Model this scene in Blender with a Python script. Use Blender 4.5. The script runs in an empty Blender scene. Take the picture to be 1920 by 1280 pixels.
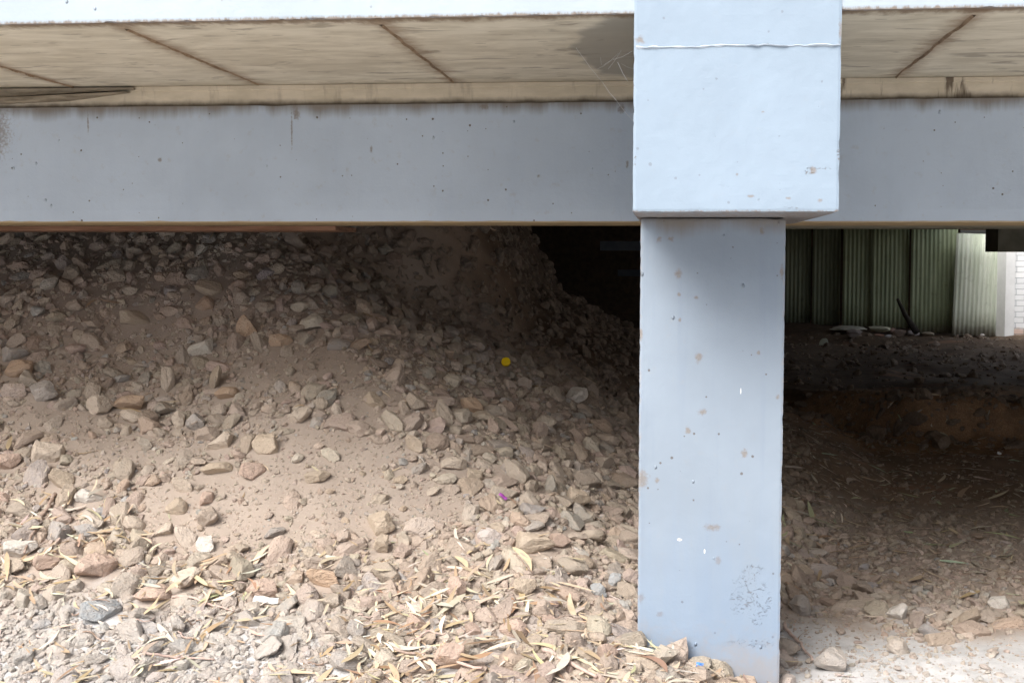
import bpy, bmesh, math, random
import numpy as np
from mathutils import Matrix, Vector

# ------------------------------------------------------------------ scene, camera, light
S = bpy.context.scene
C = S.collection
random.seed(7)
rng = np.random.default_rng(7)

F, EYE = 2600.0, 1.52                 # focal length in photo pixels (1920 wide), eye height
th = math.atan(160 / F); ps = math.atan(295 / F * math.cos(th)); ro = 0.0023
vr = np.array([math.cos(ps), math.sin(ps), 0])
vu = np.array([-math.sin(ps) * math.sin(th), math.cos(ps) * math.sin(th), math.cos(th)])
vf = np.array([-math.sin(ps) * math.cos(th), math.cos(ps) * math.cos(th), -math.sin(th)])
vr, vu = vr * math.cos(ro) + vu * math.sin(ro), vu * math.cos(ro) - vr * math.sin(ro)
cam = bpy.data.cameras.new("camera"); co = bpy.data.objects.new("camera", cam); C.objects.link(co)
cam.sensor_width = 36; cam.lens = 36 * F / 1920; cam.clip_end = 2000; cam.clip_start = 0.05
M = Matrix.Identity(4)
for i in range(3):
    M[i][0], M[i][1], M[i][2] = vr[i], vu[i], -vf[i]
M[2][3] = EYE
co.matrix_world = M
S.camera = co

SUN_EL, SUN_AZ = math.radians(43), math.radians(208)     # azimuth clockwise from +Y: behind the camera, to the left
w = bpy.data.worlds.new("World"); S.world = w; w.use_nodes = True
wn = w.node_tree.nodes; wl = w.node_tree.links
sky = wn.new("ShaderNodeTexSky"); sky.sky_type = 'NISHITA'; sky.sun_disc = False
sky.sun_elevation = SUN_EL; sky.sun_rotation = SUN_AZ
sky.air_density = 1.0; sky.dust_density = 6.0; sky.ozone_density = 1.0
hs = wn.new("ShaderNodeHueSaturation"); hs.inputs['Saturation'].default_value = 0.6   # thin overcast
wl.new(sky.outputs[0], hs.inputs['Color'])
bg = wn["Background"]; wl.new(hs.outputs[0], bg.inputs[0]); bg.inputs[1].default_value = 0.085
sun = bpy.data.lights.new("sun", 'SUN'); so = bpy.data.objects.new("sun", sun); C.objects.link(so)
sun.energy = 1.5; sun.angle = math.radians(34); sun.color = (1.0, .985, .955)
sd = Vector((math.sin(SUN_AZ) * math.cos(SUN_EL), math.cos(SUN_AZ) * math.cos(SUN_EL), math.sin(SUN_EL)))
so.rotation_euler = (-sd).to_track_quat('-Z', 'Y').to_euler()
S.view_settings.view_transform = 'Standard'; S.view_settings.look = 'None'
S.view_settings.exposure = 1.24; S.view_settings.gamma = 1
S.cycles.use_denoising = True
S.cycles.max_bounces = 8; S.cycles.diffuse_bounces = 5

# ------------------------------------------------------------------ pixel <-> place
def ray(x, y):
    return vf + vr * (x - 960) / F - vu * (y - 640) / F
def at(x, y, Y):
    d = ray(x, y); t = Y / d[1]
    return d[0] * t, Y, EYE + d[2] * t
def project(X, Y, Z):
    dx, dy, dz = X, Y, Z - EYE
    zc = dx * vf[0] + dy * vf[1] + dz * vf[2]
    return (960 + F * (dx * vr[0] + dy * vr[1] + dz * vr[2]) / zc, 640 - F * (dx * vu[0] + dy * vu[1] + dz * vu[2]) / zc, zc)

_h = rng.random((256, 256))
def vnoise(x, y, s, o=0):
    x = np.asarray(x, float) / s + o * 17.3 + 1000; y = np.asarray(y, float) / s + o * 5.1 + 1000
    xi = np.floor(x).astype(int); yi = np.floor(y).astype(int); fx = x - xi; fy = y - yi
    fx = fx * fx * (3 - 2 * fx); fy = fy * fy * (3 - 2 * fy)
    g = lambda a, b: _h[a & 255, b & 255]
    return (g(xi, yi) * (1 - fx) * (1 - fy) + g(xi + 1, yi) * fx * (1 - fy) + g(xi, yi + 1) * (1 - fx) * fy + g(xi + 1, yi + 1) * fx * fy) * 2 - 1
def smin(a, b, k):
    h = np.clip(.5 + .5 * (b - a) / k, 0, 1)
    return b * (1 - h) + a * h - k * h * (1 - h)
def sstep(a, b, x):
    t = np.clip((x - a) / (b - a), 0, 1); return t * t * (3 - 2 * t)

def ground_z(x, y):
    """height of the ground: a rubble bank rising to the left and back, flat floor with an earth step to the right"""
    x = np.asarray(x, float); y = np.asarray(y, float)
    wob = vnoise(x, y, 1.1, 1) * .10 + vnoise(x, y, .45, 2) * .045
    yt = y + vnoise(x, y, .9, 6) * .12
    fr = .33 * np.clip(yt - 4.35, 0, 1.05) + .56 * np.clip(yt - 5.4, 0, 50)
    x0 = .32 + .25 * np.clip(y - 4.9, 0, 5)
    s = np.clip(x0 - x, 0, 50)
    sd_ = .36 * np.clip(s, 0, .8) + .56 * np.clip(s - .8, 0, 50)
    st = np.clip(-.95 - x - vnoise(x, y, .6, 9) * .08, 0, .55) * 1.5 * sstep(8.0, 9.2, y)
    z = smin(fr, sd_ + st, .14)
    z = np.minimum(z, 2.5)
    endf = 1 - sstep(10.8, 19.0, y + vnoise(x, y, .7, 4) * .2) * sstep(-6.2, -4.2, x)
    z = z * endf
    amt = sstep(4.35, 4.9, y)
    z = z + wob * .5 * sstep(.05, .5, z)
    # earth step on the right and the raised floor behind it
    ye = 12.0 + vnoise(x, y * 0 + 3, .8, 11) * .28 + vnoise(x, y, .25, 12) * .10 - .35 * (x - 1.6)
    wst = .16 + .9 * (1 - sstep(1.0, 2.0, x))
    step = .31 * sstep(0, 1, (y - ye) / wst)
    z = np.where(z > step, z, step) if False else np.maximum(z, step) 
    lip = np.exp(-((y - ye - .1) / .45) ** 2) * sstep(.5, 1.5, x)
    z = z + lip * (.07 * vnoise(x, y, .26, 17) + .045 * vnoise(x, y, .11, 18)) + step * .10 * vnoise(x, y, .5, 15) + sstep(12.5, 13.2, y) * .05 * vnoise(x, y, .9, 16)
    z = z + .13 * sstep(21, 22.2, y) * (1 - sstep(2.2, 3.6, x))
    # unseen earth added to keep the space behind and far left dark, below the deck
    back = sstep(25.2, 26.5, y) * (1 - sstep(5.2, 5.6, x)) * (1 - sstep(44, 46, y)) * sstep(-20, -19, x)
    back = np.maximum(back, sstep(18.5, 21, y) * (1 - sstep(.8, 1.5, x)) * (1 - sstep(44, 46, y)) * sstep(-20, -19, x))
    z = z + back * 2.6
    left = sstep(-12, -13.5, x) if False else (1 - sstep(-13.5, -11.5, x)) * sstep(6, 8, y) * (1 - sstep(44, 46, y)) * sstep(-20, -19, x)
    z = np.maximum(z, left * 2.5)
    far = (1 - sstep(44, 47, y)) * sstep(-21, -19, x)
    z = z * np.where(x < -3, np.maximum(far, 0), np.where(y > 43, far, 1))
    z = z + 9.5 * (1 - sstep(-22, -4, y))          # unseen rise added behind the viewer to block low sky light
    near = sstep(2.5, 4.0, y) * (1 - sstep(11, 16, np.abs(x)))
    z = z + near * (vnoise(x, y, .22, 20) * .011 + vnoise(x, y, .09, 21) * .006 + vnoise(x, y, .6, 22) * .015)
    return z

def on_ground(px, py, it=420):
    px = np.atleast_1d(np.asarray(px, float)); py = np.atleast_1d(np.asarray(py, float))
    D = vf[None] + vr[None] * ((px - 960) / F)[:, None] - vu[None] * ((py - 640) / F)[:, None]
    D = D / D[:, 1:2]
    Y = np.full(len(px), 3.2); done = np.zeros(len(px), bool)
    for k in range(it):
        st = .03 if k < 260 else .12
        z = EYE + D[:, 2] * Y
        done |= z <= ground_z(D[:, 0] * Y, Y)
        Y = np.where(done, Y, Y + st)
    return D[:, 0] * Y, Y, ground_z(D[:, 0] * Y, Y), done

# ------------------------------------------------------------------ node helpers
class Mat:
    def __init__(s, name, rough=.8):
        s.m = bpy.data.materials.new(name); s.m.use_nodes = True; s.t = s.m.node_tree
        s.b = s.t.nodes["Principled BSDF"]; s.b.inputs['Roughness'].default_value = rough
        s.b.inputs['Specular IOR Level'].default_value = .3
        s.p = s.n("ShaderNodeNewGeometry").outputs['Position']
    def n(s, t, **kw):
        x = s.t.nodes.new(t)
        for k, v in kw.items(): setattr(x, k, v)
        return x
    def put(s, sock, v):
        if isinstance(v, bpy.types.NodeSocket): s.t.links.new(v, sock)
        elif isinstance(v, tuple) and len(v) == 3 and sock.type == 'RGBA': sock.default_value = (*v, 1)
        else: sock.default_value = v
    def math(s, op, a, b=0.0, c=None, clamp=False):
        x = s.n("ShaderNodeMath", operation=op, use_clamp=clamp); s.put(x.inputs[0], a); s.put(x.inputs[1], b)
        if c is not None: s.put(x.inputs[2], c)
        return x.outputs[0]
    def vec(s, op, a, b):
        x = s.n("ShaderNodeVectorMath", operation=op); s.put(x.inputs[0], a); s.put(x.inputs[1], b)
        return x.outputs['Value'] if op in ('DISTANCE', 'LENGTH', 'DOT_PRODUCT') else x.outputs[0]
    def noise(s, v, scale, detail=4, rough=.55, dist=0.0):
        x = s.n("ShaderNodeTexNoise"); s.put(x.inputs['Vector'], v); x.inputs['Scale'].default_value = scale
        x.inputs['Detail'].default_value = detail; x.inputs['Roughness'].default_value = rough; x.inputs['Distortion'].default_value = dist
        return x.outputs['Fac']
    def voro(s, v, scale, feature='F1', out='Distance'):
        x = s.n("ShaderNodeTexVoronoi", feature=feature); s.put(x.inputs['Vector'], v); x.inputs['Scale'].default_value = scale
        return x.outputs[out]
    def rng(s, v, a, b, c=0.0, d=1.0, smooth=True):
        x = s.n("ShaderNodeMapRange", interpolation_type='SMOOTHSTEP' if smooth else 'LINEAR')
        for i, q in enumerate((v, a, b, c, d)): s.put(x.inputs[i], q)
        return x.outputs[0]
    def mix(s, f, a, b, mode='MIX'):
        x = s.n("ShaderNodeMix", data_type='RGBA', blend_type=mode); s.put(x.inputs[0], f); s.put(x.inputs[6], a); s.put(x.inputs[7], b)
        return x.outputs[2]
    def xyz(s, v=None):
        x = s.n("ShaderNodeSeparateXYZ"); s.put(x.inputs[0], s.p if v is None else v); return x.outputs
    def comb(s, a, b, c):
        x = s.n("ShaderNodeCombineXYZ")
        for i, q in enumerate((a, b, c)): s.put(x.inputs[i], q)
        return x.outputs[0]
    def color(s, v): s.put(s.b.inputs['Base Color'], v)
    def bump(s, h, strength=.5, dist=.01, prev=None):
        x = s.n("ShaderNodeBump"); x.inputs['Strength'].default_value = strength; x.inputs['Distance'].default_value = dist
        s.put(x.inputs['Height'], h)
        if prev is not None: s.put(x.inputs['Normal'], prev)
        s.put(s.b.inputs['Normal'], x.outputs[0]); return x.outputs[0]
    def spots(s, pts, edge=.35, nscale=40, namp=.5):
        """union of irregular marks at given places: (x, z, radius_x, radius_z)"""
        P = s.xyz(); nz = s.noise(s.p, nscale, 4, .6); acc = None
        for (x, z, a, b) in pts:
            dx = s.math('DIVIDE', s.math('SUBTRACT', P[0], x), a); dz = s.math('DIVIDE', s.math('SUBTRACT', P[2], z), b)
            d = s.math('SQRT', s.math('ADD', s.math('MULTIPLY', dx, dx), s.math('MULTIPLY', dz, dz)))
            acc = d if acc is None else s.math('MINIMUM', acc, d)
        acc = s.math('ADD', acc, s.math('MULTIPLY', s.math('SUBTRACT', nz, .5), namp * 2))
        return s.rng(acc, 1 - edge, 1 + edge, 1, 0)

# ------------------------------------------------------------------ mesh helpers
def mesh_obj(name, verts, faces, mat, root=None, smooth=False):
    me = bpy.data.meshes.new(name); me.from_pydata([tuple(map(float, v)) for v in verts], [], [tuple(map(int, f)) for f in faces]); me.update()
    o = bpy.data.objects.new(name, me); C.objects.link(o)
    if mat: me.materials.append(mat)
    if smooth: me.polygons.foreach_set('use_smooth', np.ones(len(me.polygons), bool))
    if root is not None:
        o.parent = root; o.matrix_parent_inverse = Matrix.LocRotScale(root.location, root.rotation_euler, root.scale).inverted()
    return o
def bulk_mesh(name, V, Fc, mat, col=None, smooth=False):
    """big triangle mesh from numpy arrays, with a per-vertex colour attribute 'tint'"""
    me = bpy.data.meshes.new(name); n, m, k = len(V), len(Fc), Fc.shape[1]
    me.vertices.add(n); me.vertices.foreach_set('co', np.ascontiguousarray(V, dtype=np.float32).ravel())
    me.loops.add(m * k); me.loops.foreach_set('vertex_index', np.ascontiguousarray(Fc, dtype=np.int32).ravel())
    me.polygons.add(m); me.polygons.foreach_set('loop_start', np.arange(0, m * k, k, dtype=np.int32))
    me.polygons.foreach_set('use_smooth', np.full(m, smooth, dtype=bool))
    me.update(calc_edges=True); me.validate()
    if col is not None:
        a = me.color_attributes.new('tint', 'FLOAT_COLOR', 'POINT')
        a.data.foreach_set('color', np.concatenate([col, np.ones((n, 1))], 1).astype(np.float32).ravel())
    me.materials.append(mat)
    o = bpy.data.objects.new(name, me); C.objects.link(o); return o
class MB:
    def __init__(s): s.v = []; s.f = []
    def add(s, v, f):
        k = len(s.v); s.v += [tuple(q) for q in v]; s.f += [tuple(i + k for i in q) for q in f]
    def box(s, x0, x1, y0, y1, z0, z1):
        s.add([(x0, y0, z0), (x1, y0, z0), (x1, y1, z0), (x0, y1, z0), (x0, y0, z1), (x1, y0, z1), (x1, y1, z1), (x0, y1, z1)],
              [(0, 3, 2, 1), (4, 5, 6, 7), (0, 1, 5, 4), (1, 2, 6, 5), (2, 3, 7, 6), (3, 0, 4, 7)])
    def tube(s, pts, rad, n=6):
        pts = [Vector(p) for p in pts]; R = rad if isinstance(rad, (list, tuple)) else [rad] * len(pts); ring = []
        for i, p in enumerate(pts):
            d = (pts[min(i + 1, len(pts) - 1)] - pts[max(i - 1, 0)]).normalized()
            a = d.cross(Vector((0.13, .2, .97))).normalized(); b = d.cross(a)
            ring.append([p + (a * math.cos(2 * math.pi * j / n) + b * math.sin(2 * math.pi * j / n)) * R[i] for j in range(n)])
        v = [q for r in ring for q in r]; f = []
        for i in range(len(pts) - 1):
            for j in range(n):
                f.append((i * n + j, i * n + (j + 1) % n, (i + 1) * n + (j + 1) % n, (i + 1) * n + j))
        f.append(tuple(range(n - 1, -1, -1))); f.append(tuple((len(pts) - 1) * n + j for j in range(n)))
        s.add(v, f)
    def build(s, name, mat, root=None, smooth=False, bevel=0):
        o = mesh_obj(name, s.v, s.f, mat, root, smooth)
        if bevel:
            b = o.modifiers.new("bevel", 'BEVEL'); b.width = bevel; b.segments = 2; b.limit_method = 'ANGLE'
        return o
def tag(o, label=None, cat=None, group=None, kind=None):
    if label: o['label'] = label
    if cat: o['category'] = cat
    if group: o['group'] = group
    if kind: o['kind'] = kind
    return o
def empty(name, loc, label, cat, group=None):
    o = bpy.data.objects.new(name, None); C.objects.link(o); o.location = loc; o.empty_display_size = .1
    return tag(o, label, cat, group)
def slab(name, mat, root, x0, x1, y0, y1, z0, z1, cell=.03, amp=.002, chips=0.0, seed=0, r=.006):
    """box with a fine front face whose outline and edges are slightly worn: real geometry for chipped arrises"""
    bm = bmesh.new()
    nx = max(2, int((x1 - x0) / cell)); nz = max(2, int((z1 - z0) / cell)); ny = max(1, min(8, int((y1 - y0) / .12)))
    xs = np.linspace(x0, x1, nx + 1); zs = np.linspace(z0, z1, nz + 1); ys = np.linspace(y0, y1, ny + 1)
    vid = {}
    def V(i, j, k):
        key = (i, j, k)
        if key not in vid: vid[key] = bm.verts.new((xs[i], ys[j], zs[k]))
        return vid[key]
    for i in range(nx):
        for k in range(nz):
            bm.faces.new((V(i, 0, k), V(i + 1, 0, k), V(i + 1, 0, k + 1), V(i, 0, k + 1)))
            bm.faces.new((V(i, ny, k), V(i, ny, k + 1), V(i + 1, ny, k + 1), V(i + 1, ny, k)))
        for j in range(ny):
            bm.faces.new((V(i, j, 0), V(i, j + 1, 0), V(i + 1, j + 1, 0), V(i + 1, j, 0)))
            bm.faces.new((V(i, j, nz), V(i + 1, j, nz), V(i + 1, j + 1, nz), V(i, j + 1, nz)))
    for k in range(nz):
        for j in range(ny):
            bm.faces.new((V(0, j, k), V(0, j, k + 1), V(0, j + 1, k + 1), V(0, j + 1, k)))
            bm.faces.new((V(nx, j, k), V(nx, j + 1, k), V(nx, j + 1, k + 1), V(nx, j, k + 1)))
    for (i, j, k), v in vid.items():
        x, y, z = v.co
        ex = i in (0, nx); ez = k in (0, nz); ey = j in (0, ny)
        n = float(vnoise(x * 1.0 + seed, z + y, .12, seed + 3)); n2 = float(vnoise(x + seed, z + y * 2, .022, seed + 4))
        if j == 0: v.co.y += amp * (n + .4 * n2)
        c = chips * max(0, n2 - .25 + .3 * n)
        if ex and ey: v.co.x += (1 if i == 0 else -1) * (r * .5 + amp * .4 * n2 + c); v.co.y += (1 if j == 0 else -1) * r * .5
        if ez and ey: v.co.z += (1 if k == 0 else -1) * (r * .5 + amp * .4 * n2 + c); v.co.y += (1 if j == 0 else -1) * r * .5
        if ex and ez: v.co.z += (1 if k == 0 else -1) * r * .4
    me = bpy.data.meshes.new(name); bm.to_mesh(me); bm.free(); me.materials.append(mat)
    o = bpy.data.objects.new(name, me); C.objects.link(o)
    if root is not None:
        o.parent = root; o.matrix_parent_inverse = Matrix.LocRotScale(root.location, root.rotation_euler, root.scale).inverted()
    return o

# ------------------------------------------------------------------ materials
def pt(px, py, Y): x, _, z = at(px, py, Y); return x, z
def paint(name, base, dirt=.3, Y=4.34, marks=(), chips=(), streak=.15, speck=.6, wear_z=None, base_dirt=False, lip=None, white=()):
    m = Mat(name, .55); P = m.xyz()
    n1 = m.noise(m.p, 2.2, 5, .6); n2 = m.noise(m.p, 26, 5, .6)
    stv = m.vec('MULTIPLY', m.p, (14, 14, .9)); n3 = m.noise(stv, 1.0, 4, .6)
    c = m.mix(m.rng(n1, .3, .72), tuple(q * .93 for q in base), tuple(min(.95, q * 1.04) for q in base))
    c = m.mix(m.math('MULTIPLY', m.rng(n3, .5, .75), streak), c, tuple(q * f for q, f in zip(base, (.72, .78, .88))))
    c = m.mix(m.math('MULTIPLY', m.rng(n2, .58, .8), dirt * .35), c, (.36, .32, .27))
    # specks: sparse small dark dots from cell noise with only some cells kept
    cell = m.n("ShaderNodeTexVoronoi", feature='F1'); m.put(cell.inputs['Vector'], m.vec('ADD', m.p, (3.1, .4, 1.7))); cell.inputs['Scale'].default_value = 25
    keep = m.xyz(cell.outputs['Color']); rad = m.math('MULTIPLY', m.rng(keep[0], .35, 1, 0, .12), m.rng(n2, .3, .7, .5, 1.3))
    sp = m.math('MULTIPLY', m.math('LESS_THAN', cell.outputs['Distance'], rad), speck)
    c = m.mix(sp, c, (.12, .10, .085))
    v2 = m.n("ShaderNodeTexVoronoi", feature='F1'); m.put(v2.inputs['Vector'], m.vec('MULTIPLY', m.p, (1, 1, .45))); v2.inputs['Scale'].default_value = 46
    k2 = m.xyz(v2.outputs['Color']); s2 = m.math('MULTIPLY', m.math('LESS_THAN', v2.outputs['Distance'], m.rng(k2[1], .78, 1, 0, .14)), speck * .75)
    c = m.mix(s2, c, (.2, .17, .14))
    h = m.math('ADD', m.math('MULTIPLY', m.noise(m.p, 90, 3, .6), .12), m.math('MULTIPLY', m.noise(m.p, 9, 3, .5), .3))
    # paint runs and blisters standing proud of the face
    v3 = m.voro(m.vec('MULTIPLY', m.vec('ADD', m.p, (.7, 0, .2)), (1, 1, .7)), 11); bl = m.rng(v3, .02, .075, 1, 0)
    h = m.math('ADD', h, m.math('MULTIPLY', m.math('MULTIPLY', bl, m.math('GREATER_THAN', m.noise(m.p, 4.3, 2), .48)), 1.6))
    h = m.math('SUBTRACT', h, m.math('MULTIPLY', sp, .12))
    if marks:
        k = m.spots([(*pt(px, py, Y), a * .72 * Y / F, b * .72 * Y / F) for (px, py, a, b) in marks], .6, 85, 1.5)
        c = m.mix(m.math('MULTIPLY', k, .7), c, m.mix(m.noise(m.p, 160, 2), (.33, .28, .235), (.12, .095, .075)))
    if chips:
        k = m.spots([(*pt(px, py, Y), a * Y / F, b * Y / F) for (px, py, a, b) in chips], .3, 30, .5)
        fl = m.math('MULTIPLY', m.math('MULTIPLY', k, .8), m.rng(m.noise(m.vec('MULTIPLY', m.p, (1, 1, 1.6)), 48, 4, .65, 2.0), .585, .62))
        c = m.mix(fl, c, (.22, .19, .165)); h = m.math('SUBTRACT', h, m.math('MULTIPLY', fl, 1.2))
    if wear_z:      # brown dirt creeping down from the top joint
        z0, z1, s_ = wear_z
        k = m.rng(m.math('ADD', P[2], m.math('MULTIPLY', m.math('SUBTRACT', m.noise(stv, .6, 5, .65), .5), (z1 - z0) * 1.6)), z0, z1)
        c = m.mix(m.math('MULTIPLY', k, s_), c, (.20, .165, .125))
    if lip:
        e = m.math('ADD', P[2], m.math('MULTIPLY', m.math('SUBTRACT', m.noise(m.vec('MULTIPLY', m.p, (1, 1, .4)), 55, 4, .7), .5), .03))
        c = m.mix(m.rng(e, lip, lip + .010, .8, 0), c, (.20, .14, .09))
    if base_dirt:   # rain-splashed grime and bluish drip streaks near the foot
        e = m.math('ADD', P[2], m.math('MULTIPLY', m.math('SUBTRACT', m.noise(stv, 1.6, 5, .65), .5), .55))
        c = m.mix(m.math('MULTIPLY', m.rng(e, .1, .75, 1, 0), .55), c, tuple(q * f for q, f in zip(base, (.82, .94, 1.10))))
        e = m.math('ADD', P[2], m.math('MULTIPLY', m.math('SUBTRACT', m.noise(m.p, 18, 5, .7), .5), .5))
        c = m.mix(m.math('MULTIPLY', m.rng(e, -.02, .24, 1, 0), .5), c, (.34, .29, .25))
    ed = m.math('MINIMUM', m.math('ABSOLUTE', m.math('SUBTRACT', P[0], -.104)), m.math('ABSOLUTE', m.math('SUBTRACT', P[0], .402))) if base_dirt else None
    if ed is not None:
        ed = m.math('ADD', ed, m.math('MULTIPLY', m.math('SUBTRACT', m.noise(m.p, 30, 4, .7), .5), .05)); c = m.mix(m.rng(ed, -.006, .010, .55, 0), c, (.36, .31, .27))
    if white:
        k = m.spots([(*pt(px, py, Y), a * Y / F, b * Y / F) for (px, py, a, b) in white], .2, 90, .5); c = m.mix(k, c, (.85, .86, .86))
    m.color(c); m.bump(h, .7, .0075); return m

M_fascia = paint("fascia_paint", (.40, .465, .53), .25, 4.34, streak=.06, speck=.3, lip=2.266)
M_block = paint("block_paint", (.285, .36, .445), .2, 4.34,
                marks=[(1524, 320, 7, 9), (1408, 368, 7, 3), (1537, 376, 5, 4), (1478, 372, 6, 3), (1382, 327, 3, 3), (1200, 75, 10, 8), (1576, 60, 4, 22), (1430, 210, 4, 2)],
                chips=[(1550, 316, 18, 2), (1365, 348, 14, 2), (1520, 322, 9, 8), (1500, 258, 7, 2), (1420, 374, 9, 2), (1310, 392, 16, 2), (1480, 390, 20, 2), (1572, 300, 3, 26), (1190, 300, 3, 14)], streak=.08, speck=.3, lip=1.654)
M_column = paint("column_paint", (.280, .338, .410), .35, 4.9,
                 marks=[(1310, 670, 8, 11), (1317, 772, 9, 8), (1290, 807, 7, 8), (1396, 850, 7, 9), (1235, 449, 6, 7), (1257, 448, 6, 6), (1272, 513, 7, 9), (1428, 433, 5, 8),
                        (1273, 552, 4, 4), (1306, 558, 5, 4), (1422, 661, 4, 5), (1275, 600, 3, 4), (1203, 897, 16, 18), (1232, 900, 5, 5), (1202, 1120, 8, 10), (1238, 1150, 7, 6), (1340, 1258, 12, 10),
                        (1336, 988, 18, 7), (1357, 1238, 14, 5), (1202, 625, 4, 14), (1347, 1050, 6, 9), (1466, 510, 4, 14), (1458, 744, 4, 6)],
                 chips=[(1412, 1068, 18, 10), (1408, 1125, 34, 32), (1398, 1088, 22, 10), (1425, 1125, 24, 9), (1412, 1205, 36, 9), (1421, 1165, 12, 6)],
                 streak=.32, speck=.75, wear_z=(1.585, 1.66, .8), base_dirt=True, white=[(1274, 1011, 4.5, 2.2), (1321, 1033, 1.3, 4), (1389, 733, .8, 6)])
M_beam = paint("beam_paint", (.50, .585, .69), .9, 5.99, marks=[(-14, 245, 40, 60), (908, 200, 10, 6), (1165, 205, 8, 10), (300, 300, 4, 4), (547, 240, 2, 46), (556, 215, 7, 14), (165, 230, 2, 22), (696, 280, 3, 7), (1010, 330, 4, 4), (1176, 308, 3, 7)], streak=.12, speck=.9, wear_z=(2.12, 2.19, .9))

def soffit_mat():
    m = Mat("soffit_concrete", .85); P = m.xyz()
    gr = m.vec('MULTIPLY', m.p, (1.6, 3.6, 1)); a = m.noise(gr, 2.4, 7, .65, .4); b = m.noise(m.vec('MULTIPLY', m.p, (5, 20, 1)), 2.0, 5, .6)
    c = m.mix(m.rng(a, .3, .7), (.54, .49, .385), (.73, .68, .56))
    c = m.mix(m.math('MULTIPLY', m.rng(b, .52, .8), .35), c, (.46, .39, .28))
    big = m.noise(m.vec('MULTIPLY', m.vec('ADD', m.p, (2, 0, 0)), (1.5, 3.2, 1)), 2.6, 4, .6, .6)
    c = m.mix(m.math('MULTIPLY', m.rng(big, .57, .68), .6), c, (.23, .195, .15))
    sc = m.n("ShaderNodeTexVoronoi", feature='F1'); m.put(sc.inputs['Vector'], m.vec('MULTIPLY', m.p, (1, 4.2, 1))); sc.inputs['Scale'].default_value = 9
    k = m.xyz(sc.outputs['Color']); c = m.mix(m.math('MULTIPLY', m.math('LESS_THAN', m.math('ADD', sc.outputs['Distance'], m.math('MULTIPLY', b, .12)), m.rng(k[0], .6, 1, 0, .27)), .6), c, (.17, .14, .10))
    # stains along the formwork joints
    j = None
    for X in (-2.65, -1.80, -.935, .93, 1.8):
        d = m.math('ABSOLUTE', m.math('SUBTRACT', P[0], X)); j = d if j is None else m.math('MINIMUM', j, d)
    j = m.rng(m.math('ADD', j, m.math('MULTIPLY', m.math('SUBTRACT', m.noise(m.p, 9, 5, .7), .5), .16)), -.02, .075, .75, 0)
    c = m.mix(j, c, (.24, .16, .10))
    # grey damp patch with a hard edge beside the block
    dx = m.math('DIVIDE', m.math('SUBTRACT', P[0], -.10), .25); dy = m.math('DIVIDE', m.math('SUBTRACT', P[1], 5.15), .80)
    d = m.math('ADD', m.math('ADD', m.math('MULTIPLY', dx, dx), m.math('MULTIPLY', dy, dy)), m.math('MULTIPLY', m.math('SUBTRACT', m.noise(m.p, 6, 3, .5), .5), .7))
    c = m.mix(m.math('MULTIPLY', m.rng(d, .82, 1.12, 1, 0), .72), c, m.mix(m.rng(a, .3, .7), (.30, .285, .25), (.20, .19, .165)))
    # dirt line under the edge beam and along the back
    e = m.math('ADD', P[1], m.math('MULTIPLY', m.math('SUBTRACT', m.noise(m.vec('MULTIPLY', m.p, (3, 1, 1)), 6, 5, .65), .5), .20))
    c = m.mix(m.math('MULTIPLY', m.rng(e, 4.38, 4.47, 1, 0), .85), c, (.17, .11, .065))
    c = m.mix(m.math('MULTIPLY', m.rng(e, 5.88, 6.02), .4), c, (.3, .25, .18))
    m.color(c); m.bump(m.math('ADD', a, m.math('MULTIPLY', b, .4)), .35, .006); return m.m
M_soffit = soffit_mat()

def simple(name, c1, c2, scale=12, rough=.85, bump=.3, dist=.004, stretch=(1, 1, 1), obj=False):
    m = Mat(name, rough); v = m.p
    if obj: v = m.n("ShaderNodeTexCoord").outputs['Object']
    v = m.vec('MULTIPLY', v, stretch); a = m.noise(v, scale, 6, .62)
    m.color(m.mix(m.rng(a, .32, .68), c1, c2)); m.bump(m.noise(v, scale * 3, 4, .6), bump, dist); return m
def ledge_mat():
    m = simple("ledge_concrete", (.58, .51, .39), (.70, .62, .49), 5, stretch=(1, 1, 3))
    P = m.xyz(); c = m.b.inputs['Base Color'].links[0].from_socket
    dr = m.noise(m.vec('MULTIPLY', m.p, (13, 1, 2.0)), 1.6, 4, .6); k = m.math('MULTIPLY', m.rng(dr, .56, .68), m.rng(P[0], .2, .5, .25, .9))
    c = m.mix(k, c, (.13, .095, .065))
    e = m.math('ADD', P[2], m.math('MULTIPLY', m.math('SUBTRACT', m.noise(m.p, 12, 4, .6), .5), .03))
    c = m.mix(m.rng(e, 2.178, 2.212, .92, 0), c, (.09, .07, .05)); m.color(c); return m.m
M_ledge = ledge_mat()
M_seam = simple("joint_grout", (.25, .165, .10), (.36, .26, .17), 20).m
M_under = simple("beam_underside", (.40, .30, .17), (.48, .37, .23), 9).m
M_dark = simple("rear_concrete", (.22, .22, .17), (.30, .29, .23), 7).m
M_wood = simple("brown_timber", (.20, .105, .065), (.33, .19, .125), 6, stretch=(.6, 4, 12)).m

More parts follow.
